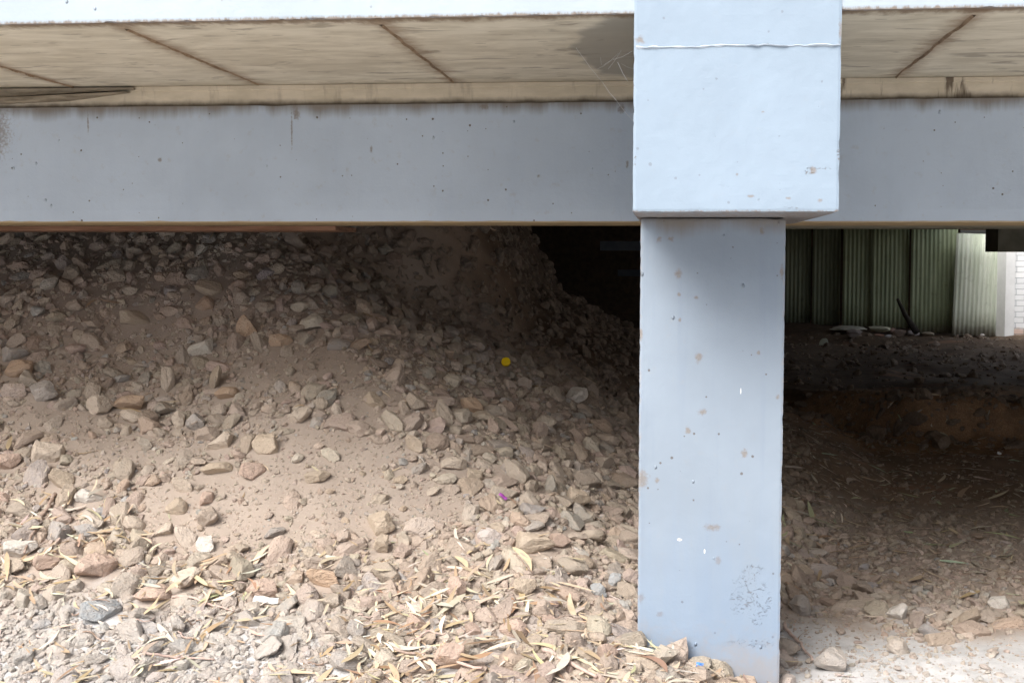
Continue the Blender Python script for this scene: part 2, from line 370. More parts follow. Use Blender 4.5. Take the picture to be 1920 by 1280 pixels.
def ground_mat():
    m = Mat("dusty_soil", .95); P = m.xyz()
    n1 = m.noise(m.p, 1.6, 6, .6); n2 = m.noise(m.p, 14, 5, .65); n3 = m.noise(m.p, 95, 3, .6)
    v = m.n("ShaderNodeTexVoronoi", feature='F1'); m.put(v.inputs['Vector'], m.p); v.inputs['Scale'].default_value = 85
    vv = m.n("ShaderNodeTexVoronoi", feature='F1'); m.put(vv.inputs['Vector'], m.p); vv.inputs['Scale'].default_value = 190
    soil = m.mix(m.rng(n1, .3, .7), (.345, .285, .24), (.42, .355, .305))
    soil = m.mix(m.math('MULTIPLY', m.rng(n2, .4, .75), .5), soil, (.37, .305, .265))
    cc = m.xyz(v.outputs['Color']); grit = m.mix(cc[0], (.32, .265, .22), (.50, .43, .37))
    soil = m.mix(m.rng(v.outputs['Distance'], .2, .42, .4, 0), soil, grit)
    dust = m.mix(m.rng(n2, .3, .7), (.46, .46, .465), (.59, .59, .595)); dust = m.mix(m.rng(vv.outputs['Distance'], .2, .4, .6, 0), dust, m.mix(cc[1], (.40, .38, .37), (.70, .67, .64)))
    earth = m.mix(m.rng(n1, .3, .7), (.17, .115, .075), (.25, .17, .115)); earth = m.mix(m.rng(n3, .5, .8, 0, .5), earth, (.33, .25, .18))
    yn = m.math('ADD', P[1], m.math('MULTIPLY', m.math('SUBTRACT', m.noise(m.p, 2.2, 4, .6), .5), 1.1))
    kx = m.rng(P[0], .05, .55); lim = m.math('ADD', 4.75, m.math('MULTIPLY', kx, .85))
    c = m.mix(m.rng(m.math('SUBTRACT', yn, lim), -.12, .3, .95, 0), soil, dust)
    ke = m.math('MULTIPLY', m.rng(yn, 7.6, 9.6), m.rng(P[0], .5, 1.0)); ke = m.math('MAXIMUM', ke, m.math('MULTIPLY', m.rng(yn, 7.7, 9.2), m.rng(P[0], -2.9, -1.6))); ke = m.math('MAXIMUM', ke, m.rng(yn, 10.5, 12)); ke = m.math('MULTIPLY', ke, m.rng(P[1], 44, 47, 1, 0))  # second mask spreads dark earth over the hollow to deepen its shade
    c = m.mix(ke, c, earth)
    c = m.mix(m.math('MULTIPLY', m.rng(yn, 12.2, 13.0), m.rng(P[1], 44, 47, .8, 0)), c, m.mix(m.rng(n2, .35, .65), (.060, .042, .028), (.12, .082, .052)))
    c = m.mix(m.math('MULTIPLY', m.math('MULTIPLY', m.rng(yn, 8.0, 9.6), m.rng(P[0], .9, .3)), m.rng(P[1], 44, 47, .85, 0)), c, m.mix(m.rng(n2, .35, .65), (.065, .048, .034), (.11, .08, .056)))  # shade of the hollow and bank shoulder put into the soil colour
    rb = m.math('MULTIPLY', m.rng(m.noise(m.vec('MULTIPLY', m.p, (1, 2.2, 1)), 1.3, 4), .58, .66), m.rng(P[0], .8, 1.1))
    c = m.mix(m.math('MULTIPLY', rb, .5), c, (.30, .165, .10))
    kl = m.math('MULTIPLY', m.rng(P[1], 10.6, 11.3), m.rng(P[1], 12.4, 13.4, 1, 0)); kl = m.math('MULTIPLY', kl, m.rng(P[0], .8, 1.4)); c = m.mix(m.math('MULTIPLY', kl, m.rng(n2, .3, .65, .35, 1)), c, m.mix(m.rng(n3, .35, .65), (.30, .175, .095), (.45, .30, .185)))
    m.color(c)
    h = m.math('ADD', m.math('MULTIPLY', m.rng(v.outputs['Distance'], 0, .5, 1, 0), .2), m.math('ADD', n2, m.math('ADD', m.math('MULTIPLY', n3, .3), m.math('MULTIPLY', m.rng(vv.outputs['Distance'], 0, .5, 1, 0), .25))))
    m.bump(h, .55, .008); return m.m
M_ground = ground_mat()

def rock_mat(name, attr):
    m = Mat(name, .92)
    if attr:
        base = m.n("ShaderNodeAttribute", attribute_name='tint').outputs['Color']; v = m.p
    else:
        oi = m.n("ShaderNodeObjectInfo"); base = oi.outputs['Color']
        v = m.vec('ADD', m.n("ShaderNodeTexCoord").outputs['Object'], m.vec('MULTIPLY', m.comb(oi.outputs['Random'], oi.outputs['Random'], 0), (37, 91, 1)))
    sc = 1.0 if attr else .055
    a = m.noise(v, 38 * sc, 5, .62); b = m.noise(v, 130 * sc, 4, .65); big = m.noise(v, 12 * sc, 3, .5)
    c = m.mix(m.rng(a, .3, .7, 0, .6), base, m.mix(.55, base, (.50, .40, .32)))
    c = m.mix(m.rng(b, .52, .78, 0, .5), c, m.mix(.5, base, (.20, .14, .10)))
    c = m.mix(m.rng(big, .52, .7, 0, .45), c, m.mix(.5, base, (.60, .52, .44)))
    vo = m.voro(v, 75 * sc); c = m.mix(m.math('MULTIPLY', m.math('LESS_THAN', vo, .13), m.math('GREATER_THAN', a, .52)), c, (.17, .12, .09))
    m.color(c); m.bump(m.math('ADD', m.math('ADD', a, m.math('MULTIPLY', big, 1.2)), m.math('MULTIPLY', b, .7)), 1.0, .012 if attr else .012); return m.m
M_rock, M_rubble = rock_mat("stone", False), rock_mat("rubble_stone", True)
def leaf_mat(name, attr):
    m = Mat(name, .6); base = m.n("ShaderNodeAttribute", attribute_name='tint').outputs['Color'] if attr else m.n("ShaderNodeObjectInfo").outputs['Color']
    n = m.noise(m.p, 60, 4, .6); m.color(m.mix(m.rng(n, .45, .75, 0, .5), base, m.mix(.5, base, (.25, .17, .09)))); m.bump(n, .3, .002); return m.m
M_leaf, M_litter = leaf_mat("dry_leaf", False), leaf_mat("leaf_litter", True)
M_twig = simple("twig_bark", (.24, .17, .13), (.42, .33, .28), 40).m

# ------------------------------------------------------------------ ground
def build_ground():
    def axis(segs):
        out = []
        for a, b, st in segs: out += list(np.arange(a, b - 1e-6, st))
        return np.array(out + [segs[-1][1]])
    xs = axis([(-400, -60, 68), (-60, -20, 8), (-20, -6, .35), (-6, -3.6, .07), (-3.6, 2.6, .026), (2.6, 6, .05), (6, 16, .5), (16, 60, 8), (60, 400, 68)])
    ys = axis([(-400, -40, 72), (-40, -2, 2), (-2, 3.4, .3), (3.4, 8.6, .026), (8.6, 13.5, .05), (13.5, 26, .16), (26, 50, 1.0), (50, 400, 70)])
    X, Y = np.meshgrid(xs, ys); Z = ground_z(X, Y); nx, ny = len(xs), len(ys)
    V = np.stack([X, Y, Z], -1).reshape(-1, 3)
    i, j = np.meshgrid(np.arange(nx - 1), np.arange(ny - 1)); a = (j * nx + i).ravel()
    Fc = np.stack([a, a + 1, a + nx + 1, a + nx], 1)
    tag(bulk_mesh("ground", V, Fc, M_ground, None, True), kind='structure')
build_ground()

# ------------------------------------------------------------------ concrete frame: deck, block, column, beam
BX0, BX1, BZ = -.117, .514, 1.656
frame = empty("concrete_frame", (.15, 4.9, 0), "painted concrete frame of pale blue column, projecting block and recessed beam under a tan soffit", "concrete frame")
ZS = 2.268
def build_frame():
    fz = ZS - .003
    def edge(name, x0, x1, seed):     # edge beam of the deck, with a crumbling lower arris
        slab(name, M_fascia.m, frame, x0, x1, 4.342, 4.364, fz, 2.95, .012 if x1 - x0 < 5 else .05, .0012, .006, seed, .003)
    edge("edge_beam", -3.2, BX0 + .03, 1); edge("edge_beam", BX1 - .03, 2.2, 2)
    edge("edge_beam", -14, -3.2, 3); edge("edge_beam", 2.2, 12, 4)
    b = MB(); b.box(-14, 10, 4.366, 14.6, ZS, 2.9); b.box(-14, 4.25, 14.602, 22.7, ZS, 2.9); b.box(-14, 10, 22.702, 40, ZS, 2.9)  # last box: unseen deck extension added to darken gaps behind the sheets
    soff = b.build("deck_slab", M_soffit, frame)
    for X in (-2.65, -1.80, -.935, .93, 1.8, -3.5, 2.7):
        g = MB(); ys = np.linspace(4.48, 5.98, 60)
        for k in range(59):
            wv = lambda y: X + .004 * float(vnoise(y, X * 7, .12, 5))
            hw = .006 + .003 * float(vnoise(ys[k], X, .1, 8)); h = .006 + .004 * float(vnoise(ys[k], X * 3, .07, 9))
            x = wv(ys[k]); x2 = wv(ys[k + 1])
            g.add([(x - hw, ys[k], ZS - .0002), (x + hw, ys[k], ZS - .0002), (x2 + hw, ys[k + 1], ZS - .0002), (x2 - hw, ys[k + 1], ZS - .0002), (x, ys[k], ZS - h), (x2, ys[k + 1], ZS - h)],
                  [(0, 4, 5, 3), (4, 1, 2, 5)])
        g.build("formwork_joint", M_seam, soff)
    # ledge between beam top and soffit
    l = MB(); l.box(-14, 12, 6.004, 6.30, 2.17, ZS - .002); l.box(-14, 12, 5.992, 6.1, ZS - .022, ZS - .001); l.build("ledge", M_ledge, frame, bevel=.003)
    s = MB()   # torn formwork strip wedged on the ledge at the left
    for (p0, p1, q0, q1, yy) in ((at(-60, 168, 5.97), at(250, 164, 5.97), at(250, 168, 5.97), at(-60, 186, 5.97), 5.97), (at(-60, 196, 5.95), at(120, 188, 5.95), at(238, 172, 5.95), at(-60, 186, 5.95), 5.95)):
        q = [p0, p1, q0, q1]; f_ = [(x, yy, z) for x, _, z in q]; k_ = [(x, yy + .05, z) for x, _, z in q]
        s.add(f_ + k_, [(0, 3, 2, 1), (4, 5, 6, 7), (0, 1, 5, 4), (1, 2, 6, 5), (2, 3, 7, 6), (3, 0, 4, 7)])
    s.build("formwork_strip", simple("weathered_ply", (.17, .14, .10), (.34, .29, .22), 8, stretch=(1, 1, 8)).m, frame)
    # recessed beam
    for x0, x1 in ((-14, BX0 + .01), (BX1 - .01, 12)):
        slab("beam", M_beam.m, frame, x0, x1, 5.99, 6.64, 1.668, 2.181, .05, .0012, .005, 5, .005)
    u = MB(); u.box(-14, 12, 5.996, 6.635, 1.665, 1.68); u.build("beam_soffit", M_under, frame)
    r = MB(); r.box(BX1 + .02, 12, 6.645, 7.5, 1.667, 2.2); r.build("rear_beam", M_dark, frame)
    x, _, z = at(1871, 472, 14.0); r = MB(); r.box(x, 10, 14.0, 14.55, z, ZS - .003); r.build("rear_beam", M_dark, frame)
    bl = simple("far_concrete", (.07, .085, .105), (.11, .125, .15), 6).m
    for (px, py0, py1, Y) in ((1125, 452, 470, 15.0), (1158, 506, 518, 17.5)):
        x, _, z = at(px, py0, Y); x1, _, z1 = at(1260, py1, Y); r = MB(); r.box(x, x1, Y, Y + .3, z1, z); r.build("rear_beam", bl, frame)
    # projecting block and column
    blk = slab("block", M_block.m, frame, BX0, BX1, 4.338, 5.992, BZ, 2.95, .0105, .0010, .0045, 6, .004)
    rid = MB()   # ragged lip of the paint joint across the block
    zj = at(1380, 87, 4.338)[2]; xs = np.linspace(BX0 + .008, BX1 - .006, 150); pz = 0; prev = None
    for x in xs:
        pz = .0022 * float(vnoise(x, 3, .02, 3)) + .003 * float(vnoise(x, 9, .2, 3)); hh = .0028 + .004 * max(0, float(vnoise(x, 5, .025, 7))); d = .004 + .006 * max(0, float(vnoise(x, 7, .03, 6)))
        cur = [(x, 4.337, zj + pz + hh), (x, 4.337 - d, zj + pz + hh * .3), (x, 4.337, zj + pz - hh * .7)]
        if prev: rid.add(prev + cur, [(0, 1, 4, 3), (1, 2, 5, 4)])
        prev = cur
    rid.build("paint_ridge", paint("ridge_paint", (.55, .62, .69), .1, speck=.1).m, blk)
    slab("column", M_column.m, frame, -.104, .402, 4.9, 5.5, -.3, BZ - .002, .0105, .0008, .004, 7, .005)
    t = MB(); x1 = at(630, 429, 6.66)[0]
    t.box(-12, x1, 6.645, 7.1, 1.641, 1.664); t.build("timber_strip", M_wood, frame, bevel=.002)
build_frame()

# ------------------------------------------------------------------ corrugated sheets, post, brick wall
def iron_mat(name, c1, c2):
    m = Mat(name, .5); P = m.xyz(); m.b.inputs['Metallic'].default_value = .1
    n = m.noise(m.vec('MULTIPLY', m.p, (6, 6, .8)), 1.5, 5, .6); n2 = m.noise(m.p, 9, 5, .6)
    c = m.mix(m.rng(n, .3, .7), c1, c2); c = m.mix(m.rng(n2, .55, .75, 0, .4), c, tuple(q * .6 for q in c1))
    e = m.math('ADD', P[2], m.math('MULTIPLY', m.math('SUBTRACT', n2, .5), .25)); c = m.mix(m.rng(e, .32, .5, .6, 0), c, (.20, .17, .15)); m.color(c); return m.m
M_iron = iron_mat('weathered_iron', (.27, .32, .20), (.40, .46, .30)); M_iron_dark = iron_mat('shade_iron', (.24, .28, .19), (.33, .37, .26)); M_iron_bright = iron_mat('bright_iron', (.52, .58, .47), (.66, .71, .61))  # left sheets' shade is put into the darker iron; last sheet gets paler iron
def sheet(px0, px1, pyt, pyb, Y, label, tilt=0.0, mat=None, pitch=.066, rz=0.0):
    x0, _, zb = at(px0, pyb, Y); x1 = at(px1, pyb, Y)[0]; zt = at(px0, pyt, Y)[2]
    W, H = x1 - x0, zt - zb; n = int(W / pitch * 10); v = []; f = []
    for side in (0, 1):
        for i in range(n + 1):
            x = W * i / n; y = .0095 * math.cos(x / pitch * 2 * math.pi) + side * .0012
            for k in range(5):
                v.append((x, y + .006 * math.sin(k * 1.3 + x * 4), H * k / 4))
    N = (n + 1) * 5
    for i in range(n):
        for k in range(4):
            a = i * 5 + k; f.append((a, a + 5, a + 6, a + 1)); f.append((N + a, N + a + 1, N + a + 6, N + a + 5))
        f.append((i * 5, N + i * 5, N + i * 5 + 5, i * 5 + 5)); a = i * 5 + 4; f.append((a, a + 5, N + a + 5, N + a))
    for k in range(4):
        f.append((k, k + 1, N + k + 1, N + k)); a = n * 5 + k; f.append((a, N + a, N + a + 1, a + 1))
    o = mesh_obj("corrugated_sheet", v, f, mat or M_iron, None, True); o.location = (x0, Y, zb); o.rotation_euler = (math.radians(-1.0), math.radians(tilt), math.radians(rz))
    return tag(o, label, "iron sheet", "corrugated iron sheets of the rear fence")
def build_rear():
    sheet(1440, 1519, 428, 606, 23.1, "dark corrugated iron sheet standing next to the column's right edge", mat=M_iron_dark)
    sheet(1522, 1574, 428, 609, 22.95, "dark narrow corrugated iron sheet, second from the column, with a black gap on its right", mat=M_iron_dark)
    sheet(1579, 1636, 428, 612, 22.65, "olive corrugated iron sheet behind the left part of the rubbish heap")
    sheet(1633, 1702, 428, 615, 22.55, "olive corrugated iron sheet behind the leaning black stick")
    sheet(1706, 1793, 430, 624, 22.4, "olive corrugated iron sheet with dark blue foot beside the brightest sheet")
    sheet(1785, 1874, 437, 628, 22.05, "bright silver corrugated iron sheet leaning beside the white post", 1.6, mat=M_iron_bright)
    # the white post and brick wall stand in daylight beyond the deck
    M_white = simple("white_paint_board", (.74, .76, .76), (.82, .84, .84), 5).m
    x0 = at(1869, 600, 22.0)[0]; x1 = at(1899, 600, 22.0)[0]; mid = at(1886, 600, 21.8)[0]
    p = MB(); z0, z1 = .2, 2.9
    P = [(x0, 22.06), (mid, 21.86), (x1, 21.92), (x1, 22.4), (x0, 22.4)]
    p.add([(x, y, z0) for x, y in P] + [(x, y, z1) for x, y in P], [(0, 1, 6, 5), (1, 2, 7, 6), (2, 3, 8, 7), (3, 4, 9, 8), (4, 0, 5, 9), (5, 6, 7, 8, 9), (4, 3, 2, 1, 0)])
    tag(p.build("white_post", M_white), "smooth white post between the bright iron sheet and the white brick wall", "post")
    m = Mat("white_brick", .7); P_ = m.xyz(); br = m.n("ShaderNodeTexBrick"); m.put(br.inputs['Vector'], m.comb(P_[0], P_[2], 0.0))
    for k, q in (('Scale', 1.0), ('Mortar Size', .005), ('Mortar Smooth', .2), ('Brick Width', .24), ('Row Height', .086)): br.inputs[k].default_value = q
    br.inputs['Color1'].default_value = (.78, .80, .81, 1); br.inputs['Color2'].default_value = (.70, .73, .75, 1); br.inputs['Mortar'].default_value = (.42, .45, .48, 1)
    red = m.rng(m.math('ADD', P_[2], m.math('MULTIPLY', m.noise(m.p, 8, 3), .1)), .44, .52, .85, 0)
    m.color(m.mix(red, br.outputs['Color'], m.mix(br.outputs['Fac'], (.55, .38, .30), (.22, .2, .18)))); m.bump(m.math('SUBTRACT', 1.0, br.outputs['Fac']), .8, .01)
    b = MB(); b.box(x1 + .002, 14, 21.97, 22.22, .1, 3.4); tag(b.build("brick_wall", m.m), "white painted brick wall with dark mortar lines at the far right", "brick wall")
build_rear()

# ------------------------------------------------------------------ stones
def icos(n):
    bm = bmesh.new(); bmesh.ops.create_icosphere(bm, subdivisions=n, radius=1); bm.verts.ensure_lookup_table()
    V = np.array([v.co[:] for v in bm.verts]); Fc = np.array([[v.index for v in f.verts] for f in bm.faces]); bm.free()
    return V / np.linalg.norm(V, axis=1, keepdims=True), Fc
def rock_shape(V, K, p, rough, r_):
    N = r_.normal(size=(K, 3)); N /= np.linalg.norm(N, axis=1, keepdims=True); d = r_.uniform(.5, 1.0, K)
    q = np.clip(V @ N.T, 0, None) / d
    r = np.minimum((q ** p).sum(1) ** (-1 / p), 1.25)
    r = r * (1 + rough * (vnoise(V[:, 0] + V[:, 2] * .7, V[:, 1] - V[:, 2] * .6, .45, K + r_.integers(50)) + .5 * vnoise(V[:, 0] - V[:, 2], V[:, 1] + V[:, 2], .18, r_.integers(50))))
    W = V * r[:, None]; W -= (W.max(0) + W.min(0)) / 2; return W / (np.abs(W).max(0))   # fits the unit box
V3, F3 = icos(4); V1, F1 = icos(2); V0, F0 = icos(1)
PROT = [rock_shape(V3, int(rng.integers(8, 14)), 60, .06, rng) for _ in range(22)]
PMID = [rock_shape(V1, int(rng.integers(7, 12)), 40, .09, rng) for _ in range(14)]
PLOW = [rock_shape(V0, int(rng.integers(7, 11)), 10, .06, rng) for _ in range(10)]
PAL = {'tan': (.45, .375, .295), 'pink': (.48, .36, .30), 'orange': (.47, .34, .245), 'grey': (.38, .355, .335), 'pale': (.57, .49, .41), 'blue': (.37, .40, .425), 'brown': (.35, .25, .185), 'white': (.64, .61, .57)}
CW = {'tan': "tan", 'pink': "pinkish", 'orange': "orange-brown", 'grey': "grey", 'pale': "pale cream", 'blue': "blue-grey", 'brown': "brown", 'white': "whitish"}
keys = list(PAL)
def pick_col(n, pale_front, dark=None):
    k = rng.choice(len(keys), n, p=[.36, .25, .08, .08, .13, .03, .06, .01])
    c = np.array([PAL[q] for q in keys])[k] * rng.uniform(.74, 1.12, (n, 1)) * rng.normal(1, .03, (n, 3))
    c = c * .64 + np.array((.45, .385, .325)) * .36              # a common coat of dust
    g = c.mean(1, keepdims=True); return k, np.clip(c * .87 + g * .13, .03, .8)
def rotmats(n, tilt, yaw=None):
    a = rng.uniform(0, 2 * np.pi, n) if yaw is None else yaw
    tx = rng.normal(0, tilt, n); ty = rng.normal(0, tilt, n)
    ca, sa, cx, sx, cy, sy = np.cos(a), np.sin(a), np.cos(tx), np.sin(tx), np.cos(ty), np.sin(ty); o = np.zeros(n); i = np.ones(n)
    Rz = np.array([[ca, -sa, o], [sa, ca, o], [o, o, i]]).transpose(2, 0, 1)
    Rx = np.array([[i, o, o], [o, cx, -sx], [o, sx, cx]]).transpose(2, 0, 1); Ry = np.array([[cy, o, sy], [o, i, o], [-sy, o, cy]]).transpose(2, 0, 1)
    return Rx @ Ry @ Rz
def slope_rot(x, y):
    e = .06; gx = (ground_z(x + e, y) - ground_z(x - e, y)) / (2 * e); gy = (ground_z(x, y + e) - ground_z(x, y - e)) / (2 * e)
    n = np.stack([-gx, -gy, np.ones_like(gx)], 1); n /= np.linalg.norm(n, axis=1, keepdims=True)
    t = np.stack([np.ones_like(gx), 0 * gx, gx], 1); t /= np.linalg.norm(t, axis=1, keepdims=True)
    b = np.cross(n, t); return np.stack([t, b, n], 2)

# bare dusty patches on the bank (places on the ground, radius x, radius y)
def patch(px, py, rx, ry):
    x, y, z, ok = on_ground([px], [py]); return x[0], y[0], rx, ry
BARE = [patch(240, 845, .34, .17), (*patch(430, 965, .5, .24)[:2], .42, .22), patch(620, 870, .33, .2), patch(560, 690, .36, .18), patch(690, 760, .18, .14), patch(110, 800, .24, .14), patch(770, 940, .2, .15), patch(640, 960, .2, .12)]
def bare_amt(x, y):
    k = np.zeros_like(x)
    for (a, b, rx, ry) in BARE:
        d = ((x - a) / rx) ** 2 + ((y - b) / ry) ** 2 + vnoise(x, y, .16, 31) * .45; k = np.maximum(k, 1 - sstep(.75, 1.25, d))
    return k

# hand-placed stones: pixel centre, width, height in the photograph, colour, what singles it out
HAND = [(462, 622, 40, 44, 'orange', "upright orange wedge-shaped stone in the upper rubble"), (392, 546, 54, 34, 'tan', "large brown-tan stone at the edge of the dark rubble under the beam"),
 (383, 571, 36, 28, 'brown', "reddish brown stone just below the large stone at the shadow's edge"), (251, 606, 55, 26, 'tan', "long flat tan stone on the upper bank"),
 (34, 696, 50, 34, 'orange', "orange angular stone at the far left of the bank"), (80, 738, 50, 36, 'grey', "grey-tan stone right of the orange stone at far left"),
 (28, 666, 46, 28, 'grey', "grey flat-topped stone above the orange one at far left"), (188, 767, 50, 38, 'pale', "pale square-faced stone beside the orange-topped pair"),
 (242, 764, 58, 34, 'orange', "orange-topped stone resting on a pale one in the middle of the bank"), (246, 787, 44, 26, 'pale', "pale stone tucked beneath the orange-topped stone"),
 (410, 836, 52, 42, 'pale', "pale tan stone alone at the left of the bare dust patch"), (497, 839, 52, 40, 'tan', "tan angular stone alone on the bare dust patch"),
 (364, 799, 34, 40, 'grey', "grey pitted upright stone beside a smooth tan one"), (333, 793, 26, 36, 'pale', "smooth tan upright stone next to a pitted grey one"),
 (562, 791, 40, 40, 'pale', "pale cut-cornered stone above the bare dust"), (406, 881, 64, 26, 'tan', "long flat tan slab stone lying on bare dust"),
 (473, 885, 52, 32, 'pink', "pinkish low pointed stone lying on bare dust"), (594, 902, 50, 24, 'tan', "low rounded ochre stone right of the pinkish pointed one"),
 (340, 912, 36, 36, 'pale', "pale notched stone below the long flat slab stone"), (388, 945, 30, 28, 'pink', "small pinkish stone below the pale notched stone"),
 (88, 858, 62, 46, 'pale', "big pale stone with a grey side at the left of the bank"), (18, 870, 40, 34, 'pink', "pinkish stone cut by the photo's left edge"),
 (165, 942, 52, 26, 'white', "flat whitish grey stone under a pale leaf"), (115, 906, 50, 36, 'tan', "tan stone just above the flat whitish one"),
 (330, 956, 42, 32, 'tan', "rough tan lump at the lower rim of the dust patch"), (885, 762, 46, 30, 'orange', "orange-brown flat stone in the middle of the dim rubble"),
 (1080, 744, 44, 34, 'white', "whitish grey stone in dim rubble left of the column"), (714, 987, 50, 46, 'tan', "tan faceted stone standing out of the small rubble"),
 (1003, 1024, 78, 46, 'tan', "largest tan stone left of the column"), (1050, 1018, 44, 30, 'pink', "pinkish tan stone leaning on the largest one left of the column"),
 (715, 1032, 32, 42, 'tan', "upright tan stone below the faceted tan stone"), (250, 993, 42, 34, 'pale', "pale blocky stone at the lower left bank"),
 (305, 1004, 40, 28, 'pale', "pale stone right of the blocky pale one at lower left"), (384, 1029, 36, 34, 'white', "round whitish stone among small ones at lower left"),
 (513, 1005, 42, 22, 'grey', "dark grey oblong stone at the rim of the dust patch"), (490, 1112, 60, 40, 'pink', "rounded pink pitted stone in the leaf litter"),
 (345, 1093, 60, 44, 'pale', "pale triangular stone in the leaf litter"), (285, 1127, 72, 32, 'pink', "low pinkish stone with a leaf across it"),
 (186, 1150, 80, 38, 'blue', "blue-grey slab stone in the leaf litter at lower left"), (855, 1115, 38, 48, 'pink', "upright pinkish stone in the litter, middle of the foreground"),
 (605, 1086, 62, 42, 'orange', "pinkish orange sloping stone above the leaf litter"), (180, 1075, 78, 46, 'pink', "broad pinkish tan stone half under leaves at lower left"),
 (88, 1060, 58, 32, 'pink', "rounded pinkish stone left of the broad half-covered one"), (38, 1036, 60, 34, 'white', "pale stone at the lower left edge beside a twig"),
 (467, 1171, 44, 30, 'grey', "smooth grey pebble in the leaf litter"), (668, 1190, 36, 42, 'grey', "grey egg-shaped stone in the leaf litter"),
 (963, 1181, 56, 36, 'pink', "grey-pink broken stone in the foreground litter"), (886, 1181, 30, 26, 'pink', "small pink cube-like stone in the foreground litter"),
 (1152, 1091, 26, 28, 'blue', "blue-grey cube-like stone near the column's left edge"), (1122, 1112, 34, 26, 'blue', "blue-grey flat stone near the column's left edge"),
 (1085, 938, 48, 42, 'tan', "tan triangular stone left of the column's middle"), (1140, 1236, 40, 46, 'pink', "pink stone standing at the column's foot"),
 (842, 1238, 60, 62, 'pink', "grey-pink upright stone at the bottom edge behind a curved stick"), (645, 1252, 60, 40, 'grey', "grey-blue sloping stone at the bottom edge"),
 (1680, 1150, 42, 38, 'white', "whitish round stone at the rim of pale dust right of the column"), (1873, 1134, 38, 24, 'white', "pale stone in dark litter near the right edge"),
 (1556, 1244, 60, 52, 'grey', "dust-covered pale lump right of the column's foot"), (1500, 1142, 40, 42, 'grey', "grey stone beside the column's right edge"),
 (403, 715, 26, 50, 'tan', "tall narrow greenish tan stone on the middle bank"), (425, 746, 48, 28, 'orange', "brown-orange brick-like stone below the tall narrow one"),
 (314, 720, 26, 52, 'pale', "long upright pale stone on the left bank"), (525, 643, 46, 26, 'orange', "orange-tan flat stone right of the upright wedge"),
 (775, 838, 34, 36, 'tan', "tan pointed stone below the flat orange-brown one"), (850, 874, 50, 26, 'pale', "pale flat stone at the edge of the dense rubble"), (890, 893, 34, 26, 'tan', "tan stone with dark stripes in the dense rubble"),
 (985, 1107, 46, 40, 'tan', "tan broken stone left of the column's foot"), (780, 1170, 38, 34, 'pink', "pinkish stone among leaves, foreground centre"), (1030, 1170, 30, 26, 'pink', "small reddish stone near foreground leaves")]
stones = []      # x, y, z, half sizes, R, colour, key, label, proto
hp = np.array([(h[0], h[1] + h[3] * .25) for h in HAND]); hx, hy, hz, _ = on_ground(hp[:, 0], hp[:, 1])
for i, h in enumerate(HAND):
    d = math.hypot(hx[i], hy[i]); a, c = h[2] * d / F / 2, h[3] * d / F / 2 * 1.05; b = (a + c) / 2 * rng.uniform(.85, 1.1)
    R = rotmats(1, .10, np.array([rng.normal(0, .15) - math.atan2(hx[i], hy[i])]))[0]
    col = np.array(PAL[h[4]]) * rng.uniform(1.0, 1.2)
    stones.append(dict(x=hx[i], y=hy[i] + b * .2, z=hz[i] + c * .55, s=(a, b, c), R=R, c=np.clip(col, 0, .8), k=h[4], label=h[5]))

def scatter(n, x_rng, y_rng, ypow=1.6):
    u = rng.random(n); a, b = y_rng; y = (a ** (1 - ypow) + u * (b ** (1 - ypow) - a ** (1 - ypow))) ** (1 / (1 - ypow))
    x = rng.uniform(*x_rng, n); return x, y
# sizes follow a power law; density follows the bank
NN = 52000
NM = 62000
x, y = scatter(NN + NM, (-1, 1), (3.9, 13.0), 1.65); x = (x * .62 - .06) * y
r = .005 * (rng.random(NN + NM) ** (-1 / 2.2)); r = np.where(np.arange(NN + NM) < NM, np.minimum(.0125 * rng.random(NN + NM) ** (-1 / 2.3), .058), np.minimum(r, .013)); NN += NM
NG = 60000; gx_, gy_ = scatter(NG, (-1, 1), (4.2, 8.2), 2.0); x = np.concatenate([x, (gx_ * .6 - .06) * gy_]); y = np.concatenate([y, gy_]); r = np.concatenate([r, .0026 * rng.random(NG) ** (-1 / 3.0)]); NN += NG
r = np.where((r > .0125) & (y > 6.9) & (x < .3), np.minimum(r * 1.2, .055), r)
sx0 = .32 + .25 * np.clip(y - 4.9, 0, 5)
bank = sstep(-.5, .5, sx0 + .9 - x); ba = bare_amt(x, y); cl = vnoise(x, y, .5, 40) * .5 + .5
dens = np.where(r > .016, (.5 + .5 * cl), 1.0) * (.18 + .82 * bank)
dens *= np.where(r > .012, 1 - .9 * ba, np.where(r > .0065, 1 - .45 * ba, 1))
dens *= np.where((x > .45) & (y < 5.75 + vnoise(x, y, .4, 41) * .25), np.where(r > .010, .06, .5), 1)
dens *= np.where((y < 4.95) & (x < -1.1), np.where(r > .02, .35, 1), 1)
dens *= np.where((x > 1.0) & (y > 8.5), np.where(r > .015, .15, .5), 1)
dens *= np.where((x > .9) & (y > 6.4) & (r > .013), .42, 1)
ncl = 900; cx_ = rng.uniform(.9, 4.2, ncl); cy_ = 12.0 - .35 * (cx_ - 1.6) + rng.normal(.1, .28, ncl); x = np.concatenate([x, cx_]); y = np.concatenate([y, cy_]); r = np.concatenate([r, .014 * rng.random(ncl) ** (-1 / 2.2)]); r = np.minimum(r, .09); NN += ncl; dens = np.concatenate([dens, np.ones(ncl)])
r = np.where((x > .9) & (y > 6) & (y < 11), np.minimum(r, .030), r)
nf = 1500; fx_ = rng.uniform(.9, 5.5, nf); fy_ = rng.uniform(12.3, 21.5, nf); x = np.concatenate([x, fx_]); y = np.concatenate([y, fy_]); r = np.concatenate([r, np.minimum(.011 * rng.random(nf) ** (-1 / 2.0), .06)]); NN += nf; dens = np.concatenate([dens, np.ones(nf)])
incol = (x > -.12) & (x < .42) & (y > 4.88) & (y < 5.52)
